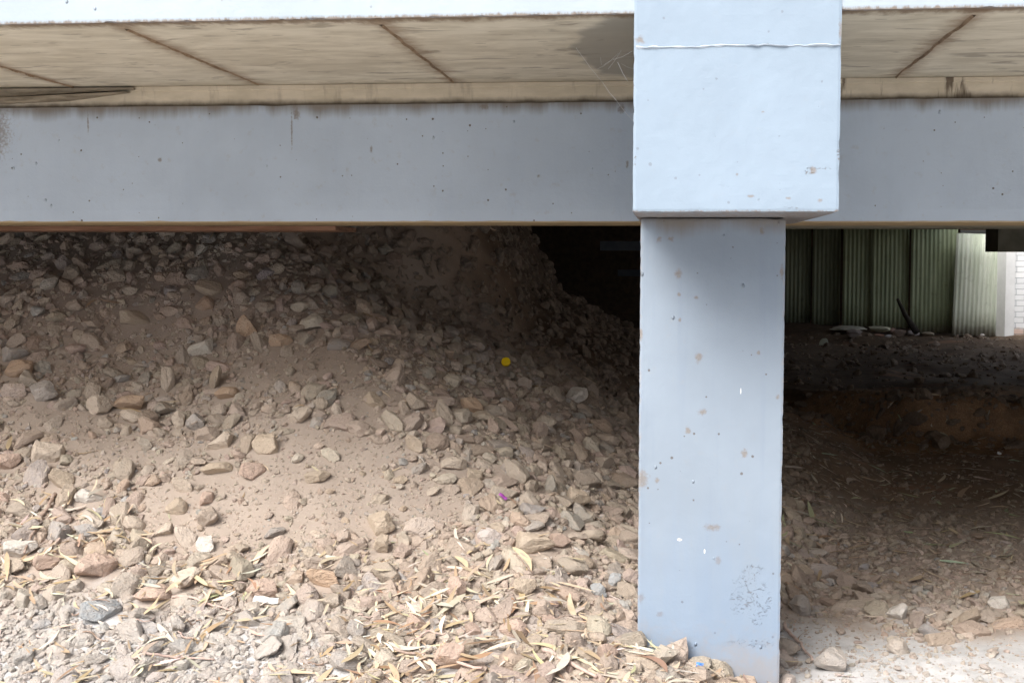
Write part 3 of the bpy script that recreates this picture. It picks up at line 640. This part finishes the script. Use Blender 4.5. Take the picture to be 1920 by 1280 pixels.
ok = (rng.random(NN) < dens) & ~incol & ((y < 12.8) | (x > .3))
big = np.array([[s['x'], s['y'], max(s['s'][:2])] for s in stones])
for bx, by, br in big: ok &= (np.hypot(x - bx, y - by) > br + r * .6)
capx, capy, _, _ = on_ground([949], [690]); ok &= np.hypot(x - capx[0], y - capy[0] + .04) > .055 + r * .9
x, y, r = x[ok], y[ok], r[ok]
# keep larger stones from piling into one another
o_ = np.argsort(-r); x, y, r = x[o_], y[o_], r[o_]
nb = int((r > .021).sum()); cellmap = {}; keep = np.ones(len(x), bool)
for i in range(nb):
    cx, cy = int(x[i] / .12 + 500), int(y[i] / .12); hit = False
    for dx in (-1, 0, 1):
        for dy in (-1, 0, 1):
            for j in cellmap.get((cx + dx, cy + dy), ()):
                if (x[i] - x[j]) ** 2 + (y[i] - y[j]) ** 2 < ((r[i] + r[j]) * .55) ** 2: hit = True
    if hit: keep[i] = False
    else: cellmap.setdefault((cx, cy), []).append(i)
x, y, r = x[keep], y[keep], r[keep]; n = len(x)
asp = np.stack([rng.uniform(.95, 1.35, n), rng.uniform(.7, 1.0, n), rng.uniform(.42, .82, n)], 1); hs_ = asp * r[:, None]
R = slope_rot(x, y) @ rotmats(n, .32); z = ground_z(x, y) + hs_[:, 2] * rng.uniform(.05, .6, n)
kk, cols = pick_col(n, None)
dustk = (1 - sstep(4.7, 5.7, y)) * np.maximum(sstep(.2, .6, x), .85 * (1 - sstep(-1.5, -.9, x)) * (1 - sstep(4.8, 5.2, y))); ek_shade = np.maximum(sstep(7.4, 9.2, y) * sstep(.5, 1.0, x), np.maximum(sstep(7.2, 8.8, y) * sstep(-2.9, -1.6, x), sstep(7.8, 9.2, y) * .8)) * .85; cols = cols * (1 - ek_shade[:, None]) + np.where((x < .7)[:, None], np.array((.085, .064, .047)), np.array((.17, .128, .09))) * ek_shade[:, None] * rng.uniform(.7, 1.35, (n, 1))  # earth on right-hand stones; shade of the hollow put into the left ones
cols = cols * (1 - dustk[:, None] * .7) + np.array((.52, .518, .515)) * dustk[:, None] * .7
PX, PY, ZC = project(x, y, z); inview = (PX > -30) & (PX < 1950) & (PY > 425) & (PY < 1310)
vis = inview & ~((PX > 1190) & (PX < 1475)) ; score = np.where(vis, r / ZC, 0)
ind = np.zeros(n, bool); ind[np.argsort(-score)[:296 - len(stones)]] = True

def where_is(x, y, px, py):
    if px > 1460: return "on the pale dust right of the column" if y < 5.8 else ("in the dim rubble right of the column" if px < 1680 else "in the dark leafy ground near the right edge")
    if bare_amt(np.array([x]), np.array([y]))[0] > .3: return "on the bare dusty patch of the bank"
    if px > 1040: return "beside the column's left edge" if py > 900 else "in the dark hollow left of the column"
    if py > 1080: return "in the leaf litter at the foot of the bank"
    if py > 920: return "where the stony bank meets the leaf litter"
    if py < 600: return "in the dark rubble just under the recessed beam"
    return "on the left part of the stony bank" if px < 480 else ("in the middle of the stony bank" if px < 800 else "on the dim right shoulder of the bank")
def shape_word(a):
    if a[2] < .52 * a[0]: return "flat"
    if a[0] > 1.5 * a[1]: return "long"
    return "blocky" if a[2] > .66 * a[0] else "angular"
for i in np.nonzero(ind)[0]:
    sz = "large" if r[i] > .05 else ("small" if r[i] < .034 else "medium")
    lab = f"{sz} {CW[keys[kk[i]]]} {shape_word(hs_[i])} stone {where_is(x[i], y[i], PX[i], PY[i])}"
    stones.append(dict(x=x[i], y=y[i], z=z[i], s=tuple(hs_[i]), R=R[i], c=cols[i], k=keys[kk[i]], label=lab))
pm = []
for k, W in enumerate(PROT):
    me = bpy.data.meshes.new("stone"); me.from_pydata(W.tolist(), [], F3.tolist()); me.update(); me.materials.append(M_rock); pm.append(me)
for i, s in enumerate(stones):
    o = bpy.data.objects.new("stone", pm[i % len(pm)]); C.objects.link(o)
    A = s['R'] @ np.diag(s['s']); Mx = Matrix.Identity(4)
    for a in range(3):
        for b in range(3): Mx[a][b] = float(A[a, b])
        Mx[a][3] = float((s['x'], s['y'], s['z'])[a])
    o.matrix_world = Mx; o.color = (*map(float, s['c']), 1)
    tag(o, s['label'], "stone", "loose stones on the rubble bank")
# everything smaller: one mass of rubble
rest = ~ind; Vs, Fs, Cs = [], [], []; off = 0
def batch(sel, prot, Fq):
    global off
    ids = np.nonzero(sel)[0]
    for k, W in enumerate(prot):
        q = ids[k::len(prot)]
        if len(q) == 0: continue
        P_ = np.einsum('nij,nvj->nvi', R[q], W[None] * hs_[q][:, None, :]) + np.stack([x[q], y[q], z[q]], 1)[:, None, :]
        nv = W.shape[0]; Vs.append(P_.reshape(-1, 3)); Cs.append(np.repeat(cols[q], nv, 0))
        Fs.append((Fq[None] + (np.arange(len(q)) * nv)[:, None, None] + off).reshape(-1, 3)); off += nv * len(q)
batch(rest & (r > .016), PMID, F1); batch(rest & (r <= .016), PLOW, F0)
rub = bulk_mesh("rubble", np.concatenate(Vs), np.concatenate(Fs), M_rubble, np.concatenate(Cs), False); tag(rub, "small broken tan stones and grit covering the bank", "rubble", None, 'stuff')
print("stones", len(stones), "rubble", rest.sum(), "min ind", r[ind].min())

# height raster of ground + stones, for things that lie on top
GX0, GY0, GS = -7.0, 3.4, .012; gnx, gny = int(11.5 / GS), int(10.2 / GS)
gxx, gyy = np.meshgrid(GX0 + np.arange(gnx) * GS, GY0 + np.arange(gny) * GS); HM = ground_z(gxx, gyy)
def splat(cx, cy, cz, a, h):
    i0, i1 = int((cx - a - GX0) / GS), int((cx + a - GX0) / GS) + 2; j0, j1 = int((cy - a - GY0) / GS), int((cy + a - GY0) / GS) + 2
    if i0 < 0 or j0 < 0 or i1 >= gnx or j1 >= gny: return
    d = 1 - ((gxx[j0:j1, i0:i1] - cx) ** 2 + (gyy[j0:j1, i0:i1] - cy) ** 2) / (a * a)
    HM[j0:j1, i0:i1] = np.where(d > 0, np.maximum(HM[j0:j1, i0:i1], cz + h * np.sqrt(np.clip(d, 0, 1))), HM[j0:j1, i0:i1])
for s in stones: splat(s['x'], s['y'], s['z'], (s['s'][0] + s['s'][1]) / 2 * .9, s['s'][2] * .85)
for i in np.nonzero(rest & (r > .011))[0]: splat(x[i], y[i], z[i], (hs_[i, 0] + hs_[i, 1]) / 2 * .9, hs_[i, 2] * .85)
def top_z(x, y):
    i = np.clip(((x - GX0) / GS).astype(int), 0, gnx - 1); j = np.clip(((y - GY0) / GS).astype(int), 0, gny - 1); return HM[j, i]

# ------------------------------------------------------------------ dry leaves
def leaf_shape(rr, nseg=9):
    curve = rr.normal(0, .5); curl = rr.normal(.02, .10); fold = rr.uniform(.0, .16); wid = rr.uniform(.05, .115); tw = rr.normal(0, .2)
    v = []; ang = 0; px_, pz_ = np.zeros(3), 0
    for i in range(nseg + 1):
        t = i / nseg; a = curve * (t - .5); cxy = np.array([t - .5, curve * .25 * (1 - (2 * t - 1) ** 2), curl * .22 * (1 - (2 * t - 1) ** 2) * -1])
        wd = wid * (math.sin(math.pi * min(1, t ** .8)) ** .75 if 0 < t < 1 else .03) * (1 - .35 * t); tt = tw * (t - .5)
        for sgn in (-1, 0, 1):
            v.append(cxy + np.array([-math.sin(a) * wd * sgn * .5, math.cos(a) * wd * sgn * math.cos(tt), abs(sgn) * wd * fold + wd * sgn * math.sin(tt)]))
    f = []
    for i in range(nseg):
        for q in (0, 1): k = i * 3 + q; f.append((k, k + 3, k + 4, k + 1))
    return np.array(v), np.array(f)
LP = [leaf_shape(rng) for _ in range(18)]
LPAL = np.array([(.54, .44, .31), (.60, .51, .38), (.67, .61, .51), (.46, .35, .24), (.36, .26, .165), (.50, .45, .38), (.28, .19, .125), (.42, .44, .28)])
def leaves(n, xr, yr, p, ypow=1.8):
    x, y = scatter(n, (-1, 1), yr, ypow); x = (x * .6 - .06) * y; m = (x > xr[0]) & (x < xr[1]); k = rng.choice(8, n, p=p)
    return x[m], y[m], k[m]
Lx, Ly, Lk = [], [], []
for args, dens_f in (((15000, (-9, .45), (3.9, 6.1), [.22, .20, .14, .14, .09, .12, .07, .02], 4.0), lambda x, y: (1 - sstep(5.0, 5.75, y + vnoise(x, y, .6, 50) * .35)) * (.45 + .55 * sstep(-.3, .4, vnoise(x, y, .4, 51))) * np.where((x < -1.15) & (y < 4.95), .4, 1)),
                     ((520, (-9, .9), (5.0, 9.0), [.24, .16, .10, .2, .16, .07, .05, .02], 2.0), lambda x, y: .55 * (1 - .6 * bare_amt(x, y))),
                     ((8500, (.42, 9), (5.6, 12.3), [.20, .16, .12, .16, .12, .08, .06, .10], 1.4), lambda x, y: sstep(5.6, 6.3, y) * (.2 + .8 * sstep(6.6, 9.0, y + .5 * x))),
                     ((260, (.42, 9), (4.6, 6.0), [.24, .16, .10, .2, .16, .07, .05, .02], 1.4), lambda x, y: .25 + .7 * sstep(5.35, 5.7, y) * (1 - sstep(5.8, 6.1, y))),
                     ((500, (.9, 9), (12.5, 21.0), [.14, .08, .05, .2, .24, .07, .14, .08], 1.2), lambda x, y: .45 + 0 * x)):
    a, b, k = leaves(*args); q = rng.random(len(a)) < dens_f(a, b); Lx.append(a[q]); Ly.append(b[q]); Lk.append(k[q])
Lx, Ly, Lk = np.concatenate(Lx), np.concatenate(Ly), np.concatenate(Lk)
q = ~((Lx > -.16) & (Lx < .46) & (Ly > 4.84) & (Ly < 5.55)); Lx, Ly, Lk = Lx[q], Ly[q], Lk[q]
n = len(Lx); Ll = np.clip(.062 * np.exp(rng.normal(0, .5, n)), .015, .165) * np.where((Ly > 6.2) & (Lx > .4), 1.35, 1)
LR = slope_rot(Lx, Ly) @ rotmats(n, .13); e1 = LR[:, :, 0]
zz = np.max([top_z(Lx + e1[:, 0] * Ll * t, Ly + e1[:, 1] * Ll * t) - e1[:, 2] * Ll * t for t in (-.35, 0, .35)], 0) * .75 + .25 * top_z(Lx, Ly)
zz = np.where(Ly > 13.4, ground_z(Lx, Ly), zz) + .001 + rng.uniform(-.004, .007, n)
Lc = LPAL[Lk] * rng.uniform(.72, 1.2, (n, 1)) * rng.normal(1, .04, (n, 3)); Lc = np.clip(Lc, .02, .85)
QX, QY, QZ = project(Lx, Ly, zz); inv = (QX > 0) & (QX < 1920) & (QY > 430) & (QY < 1280) & ~((QX > 1185) & (QX < 1480) & (Ly > 4.9))
proj = np.abs((e1 @ vr)) + .3 * np.abs(e1 @ vu); sc = np.where(inv, Ll / QZ * (.3 + proj), 0)
li = np.zeros(n, bool); li[np.argsort(-sc)[:270]] = True
lm = []
for W, fq in LP:
    me = bpy.data.meshes.new("dry_leaf"); me.from_pydata(W.tolist(), [], fq.tolist()); me.update(); me.materials.append(M_leaf)
    me.polygons.foreach_set('use_smooth', np.ones(len(me.polygons), bool)); lm.append(me)
LW = ["straw-yellow", "light yellow", "bleached cream", "ochre", "brown", "grey-cream", "dark brown", "greenish"]
def leaf_where(px, py):
    if px > 1460: return "on the pale dust right of the column" if py > 1150 else ("in the dim rubble right of the column" if py > 980 else "in the dark litter at the right")
    if px > 1040: return "near the column's left foot"
    if py > 1210: return "along the bottom edge of the bank's leaf litter"
    if py > 1120: return "in the thick leaf litter at the bank's foot"
    if py > 1000: return "at the upper rim of the leaf litter"
    return "lying among stones higher on the bank"
for i in np.nonzero(li)[0]:
    o = bpy.data.objects.new("dry_leaf", lm[i % len(lm)]); C.objects.link(o); A = LR[i] * Ll[i]; Mx = Matrix.Identity(4)
    for a in range(3):
        for b in range(3): Mx[a][b] = float(A[a, b])
        Mx[a][3] = float((Lx[i], Ly[i], zz[i])[a])
    o.matrix_world = Mx; o.color = (*map(float, Lc[i]), 1)
    tag(o, f"{'long' if Ll[i] > .13 else 'short' if Ll[i] < .10 else 'slender'} {LW[Lk[i]]} dry leaf {leaf_where(QX[i], QY[i])}", "leaf", "dry gum leaves on the ground")
Vs, Fs, Cs = [], [], []; off = 0
ids = np.nonzero(~li)[0]
for k, (W, fq) in enumerate(LP):
    q = ids[k::len(LP)]
    P_ = np.einsum('nij,nvj->nvi', LR[q] * Ll[q][:, None, None], np.repeat(W[None], len(q), 0)) + np.stack([Lx[q], Ly[q], zz[q]], 1)[:, None, :]
    nv = W.shape[0]; Vs.append(P_.reshape(-1, 3)); Cs.append(np.repeat(Lc[q], nv, 0)); Fs.append((fq[None] + (np.arange(len(q)) * nv)[:, None, None] + off).reshape(-1, 4)); off += nv * len(q)
tag(bulk_mesh("leaf_litter", np.concatenate(Vs), np.concatenate(Fs), M_litter, np.concatenate(Cs), True), "dry yellow gum leaves littering the ground", "leaf litter", None, 'stuff')
print("leaves", n)

# ------------------------------------------------------------------ twigs and sticks
def twig(pts, rad, label, mat=M_twig, lift=.012, wob=.006):
    P = np.array(pts, float); gx, gy, gz, _ = on_ground(P[:, 0], P[:, 1]); n = 14; t = np.linspace(0, len(P) - 1, n)
    X = np.interp(t, range(len(P)), gx); Y = np.interp(t, range(len(P)), gy); Z = top_z(X, Y); k = np.ones(5) / 5
    Z = np.maximum(np.convolve(np.pad(Z, 2, mode='edge'), k, 'valid'), 0) + lift
    X = X + rng.normal(0, wob * .5, n); Z = Z + rng.normal(0, wob * .3, n)
    b = MB(); b.tube(list(zip(X, Y, Z)), list(np.linspace(rad, rad * .55, n)), 7); tag(b.build("twig", mat, None, True), label, "twig", "fallen twigs in the litter")
M_twigp = simple("pale_twig", (.45, .33, .29), (.58, .46, .40), 40).m
twig([(105, 940), (80, 975), (45, 1060)], .009, "dark brown twig standing in leaves at the left edge")
twig([(325, 1128), (390, 1140), (440, 1158)], .006, "thin reddish twig beside the pale triangular stone", M_twigp)
twig([(240, 1258), (310, 1250), (400, 1245)], .006, "pale brown twig at the bottom left", M_twigp)
twig([(820, 1255), (850, 1272), (905, 1282)], .009, "pale pinkish stick curving along the bottom edge", M_twigp)
twig([(1020, 1240), (1060, 1262), (1120, 1290)], .010, "smooth pinkish stick left of the column's foot", M_twigp)
twig([(735, 1235), (790, 1250), (815, 1262)], .006, "brown twig left of the grey-pink upright stone")
twig([(1470, 1185), (1500, 1215), (1525, 1250)], .008, "yellowish stick beside the column's right foot", M_twigp)
twig([(930, 1035), (975, 1065), (1000, 1085)], .004, "thin brown twig below the largest tan stone")
for k in range(10):
    a, b = rng.uniform(60, 1100), rng.uniform(1120, 1270); c = rng.uniform(30, 70); d = rng.uniform(-14, 14)
    twig([(a, b), (a + c / 2, b + d * .7), (a + c, b + d)], rng.uniform(.0025, .0045), f"short thin {'brown' if k % 2 else 'pale'} twig in the leaf litter at the bank's foot", M_twig if k % 2 else M_twigp)

# ------------------------------------------------------------------ small litter
def flat_mat(name, c, rough=.4):
    m = Mat(name, rough); n = m.noise(m.p, 60, 3); m.color(m.mix(m.rng(n, .35, .7, 0, .35), c, tuple(q * .75 for q in c))); return m.m
def bottle_cap():
    gx, gy, gz, _ = on_ground([949], [688]); gx, gy, gz = gx[0], gy[0], gz[0]; R_ = 8.6 * gy / F; b = MB(); n = 40
    prof = [(0, .0), (.80, .0), (.86, -.03), (.9, .03), (.99, .0), (1.0, -.12), (1.0, -.55), (.93, -.55), (.93, -.15), (0, -.12)]
    v = []; f = []
    for k, (r_, h_) in enumerate(prof):
        for i in range(n):
            rr = r_ * R_ * (1 + (.012 if k in (5, 6) and i % 2 else 0)); v.append((rr * math.cos(2 * math.pi * i / n), rr * math.sin(2 * math.pi * i / n), h_ * R_))
    for k in range(len(prof) - 1):
        for i in range(n): f.append((k * n + i, k * n + (i + 1) % n, (k + 1) * n + (i + 1) % n, (k + 1) * n + i))
    o = mesh_obj("bottle_cap", v, f, flat_mat("yellow_plastic", (.92, .66, .01), .4), None, True)
    o.location = (gx, gy - R_ * .9, float(top_z(np.array([gx]), np.array([gy - R_]))[0]) + R_ * 1.15); o.rotation_euler = (math.radians(62), 0, math.radians(-6))
    tag(o, "round yellow plastic bottle cap lying in the dim rubble", "bottle cap")
bottle_cap()
def scrap(name, px, py, w_, h_, col, label, cat, ang=0.0, fold=.3, lift=.012, Y=None):
    gx, gy, gz, _ = on_ground([px], [py]); gx, gy = gx[0], gy[0]; a, b = w_ * gy / F / 2, h_ * gy / F / 2
    nx, ny = 8, 4; v = []; f = []
    for side in (0, .0008):
        for i in range(nx + 1):
            for j in range(ny + 1):
                u, t = i / nx * 2 - 1, j / ny * 2 - 1; e = 1 - .12 * abs(math.sin(i * 2.1)) * abs(t)
                v.append((u * a * (1 - .08 * abs(math.sin(j * 3.3))), fold * a * (abs(t) - .5) * .5 + .1 * a * math.sin(u * 4) + side, t * b * e))
    N = (nx + 1) * (ny + 1); q = lambda i, j: i * (ny + 1) + j
    for i in range(nx):
        for j in range(ny):
            f.append((q(i, j), q(i + 1, j), q(i + 1, j + 1), q(i, j + 1))); f.append((N + q(i, j), N + q(i, j + 1), N + q(i + 1, j + 1), N + q(i + 1, j)))
    rim = [q(i, 0) for i in range(nx)] + [q(nx, j) for j in range(ny)] + [q(i, ny) for i in range(nx, 0, -1)] + [q(0, j) for j in range(ny, 0, -1)]
    for i, r0 in enumerate(rim): r1 = rim[(i + 1) % len(rim)]; f.append((r0, N + r0, N + r1, r1))
    o = mesh_obj(name, v, f, flat_mat(name + "_film", col), None, True)
    tz = float(top_z(np.array([gx]), np.array([gy]))[0]) if gy < 13 else float(ground_z(gx, gy))
    o.location = (gx, gy - .01, tz + lift); o.rotation_euler = (math.radians(-35), math.radians(ang), 0); tag(o, label, cat); return o
scrap("plastic_wrapper", 944, 945, 18, 7, (.30, .06, .33), "small purple plastic wrapper caught between stones left of the column", "wrapper", 38)
scrap("plastic_scrap", 1312, 1266, 14, 9, (.10, .28, .75), "tiny bright blue plastic scrap at the column's foot", "scrap", 10, .3, .02)
scrap("paper_scrap", 1873, 853, 8, 6, (.72, .74, .76), "small white paper scrap on dark litter near the right edge", "scrap", 20)
scrap("paper_scrap", 500, 1142, 52, 14, (.85, .84, .80), "white paper scrap in the leaf litter beside the pitted pink stone", "scrap", 4, .2, .02)
def green(px, py, L, yaw, k, col, label):
    gx, gy, gz, _ = on_ground([px], [py]); o = bpy.data.objects.new("green_leaf", lm[k]); C.objects.link(o)
    o.location = (gx[0], gy[0], float(top_z(gx, gy)[0]) + .012); o.scale = (L, L, L); o.rotation_euler = (math.radians(22), .05, math.radians(yaw)); o.color = (*col, 1); tag(o, label, "leaf")
green(1788, 1058, .145, -8, 3, (.45, .56, .42), "pale green fresh leaf on the ground right of the column")
green(1552, 855, .15, -22, 5, (.36, .46, .34), "grey-green leaf in the dark litter just right of the column")
green(1712, 1000, .12, 10, 8, (.40, .50, .30), "small green leaf amid rubble right of the column")

# ------------------------------------------------------------------ rubbish in front of the iron sheets
def lump(px, py, w_, h_, Y, col, name, label, cat, seed, group=None):
    x_, _, z_ = at(px, py, Y); a, c = w_ * Y / F / 2, h_ * Y / F / 2; W = PMID[seed % len(PMID)] * np.array([a, a * .7, c])
    o = mesh_obj(name, W.tolist(), F1.tolist(), M_rock, None, False); o.location = (x_, Y, z_); o.color = (*col, 1); return tag(o, label, cat, group)
G = "stones and rubbish heaped at the foot of the iron sheets"
lump(1602, 625, 30, 16, 20.6, (.38, .33, .32), "stone", "grey-pink round stone at the left of the rubbish heap by the iron sheets", "stone", 1, G)
lump(1650, 617, 44, 12, 21.2, (.46, .48, .36), "stone", "olive flat stone in the rubbish heap by the iron sheets", "stone", 2, G)
lump(1590, 614, 70, 8, 21.5, (.52, .53, .45), "board_piece", "long pale board piece lying at the foot of the iron sheets", "board", 3, G)
lump(1685, 625, 26, 16, 20.4, (.20, .15, .12), "stone", "dark round stone right of the white litter in the rubbish heap", "stone", 4, G)
lump(1712, 624, 24, 12, 20.6, (.34, .31, .30), "stone", "grey stone below the leaning stick", "stone", 5, G)
lump(1648, 628, 18, 5, 20.3, (.48, .24, .17), "brick_piece", "orange brick piece in the rubbish heap", "brick piece", 6, G)
lump(1674, 619, 10, 9, 20.5, (.55, .33, .27), "brick_piece", "pinkish brick piece above the white litter", "brick piece", 7, G)
lump(1665, 630, 12, 6, 20.2, (.8, .82, .85), "paper_scrap", "bright white litter scrap in the middle of the rubbish heap", "scrap", 8, G)
lump(1740, 626, 22, 8, 20.6, (.24, .21, .15), "stone", "dark stone at the right end of the rubbish heap", "stone", 9, G)
lump(1842, 628, 10, 5, 21.6, (.8, .8, .8), "paper_scrap", "white scrap at the foot of the bright iron sheet", "scrap", 10, G)
def pale_dome():
    x_, _, z_ = at(1545, 645, 19.2); s_ = 19.2 / F; prof = [(-10, 0), (10, 0), (6, 13), (3, 14), (-4, 13), (-8, 8)]
    b = MB(); f_ = [(px * s_, 0, pz * s_) for px, pz in prof]; k_ = [(px * s_ * .8, .11, pz * s_ * .9) for px, pz in prof]; n = len(prof)
    b.add(f_ + k_, [tuple(range(n)), tuple(range(2 * n - 1, n - 1, -1))] + [(i, i + n, (i + 1) % n + n, (i + 1) % n) for i in range(n)])
    o = b.build("stone", simple("pale_stone", (.55, .58, .46), (.64, .66, .55), 10).m, None, False, .012); o.location = (x_, 19.2, float(ground_z(x_, 19.2)) - .01)
    tag(o, "pale flat-bottomed stone alone on the dark soil before the iron sheets", "stone")
pale_dome()
b = MB(); p0 = at(1683, 561, 20.9); p1 = at(1697, 590, 20.6); p2 = at(1718, 622, 20.3)
b.tube([p0, p1, p2], [.022, .034, .05], 8); tag(b.build("stick", simple("charred_wood", (.03, .027, .022), (.06, .05, .04), 12).m, None, True), "black stick leaning out of the rubbish heap against the iron sheets", "stick")

# ------------------------------------------------------------------ spider web by the block
def web():
    b = MB(); Q = lambda px, py, Y=4.75: Vector(at(px, py, Y))
    m = Mat("silk", .4); m.color((.75, .75, .75))
    for (p, q_, r_) in (((1080, 90), (1130, 155), .0003), ((1130, 155), (1155, 188), .0005), ((1155, 188), (1192, 232), .00022), ((1158, 117), (1177, 153), .0006), ((1165, 120), (1192, 130), .00022),
                       ((1120, 130), (1150, 110), .00022), ((1132, 122), (1160, 100), .00022), ((1126, 108), (1128, 122), .00022), ((1140, 130), (1165, 95), .0003), ((1150, 112), (1186, 96), .0004)):
        a, c = Q(*p), Q(*q_); mid = (a + c) / 2 + Vector((0, 0, -.004)); b.tube([a, mid, c], r_ * 1.5, 4)
    tag(b.build("spider_web", m.m), "thin white spider web strands between the soffit and the block", "spider web")
web()
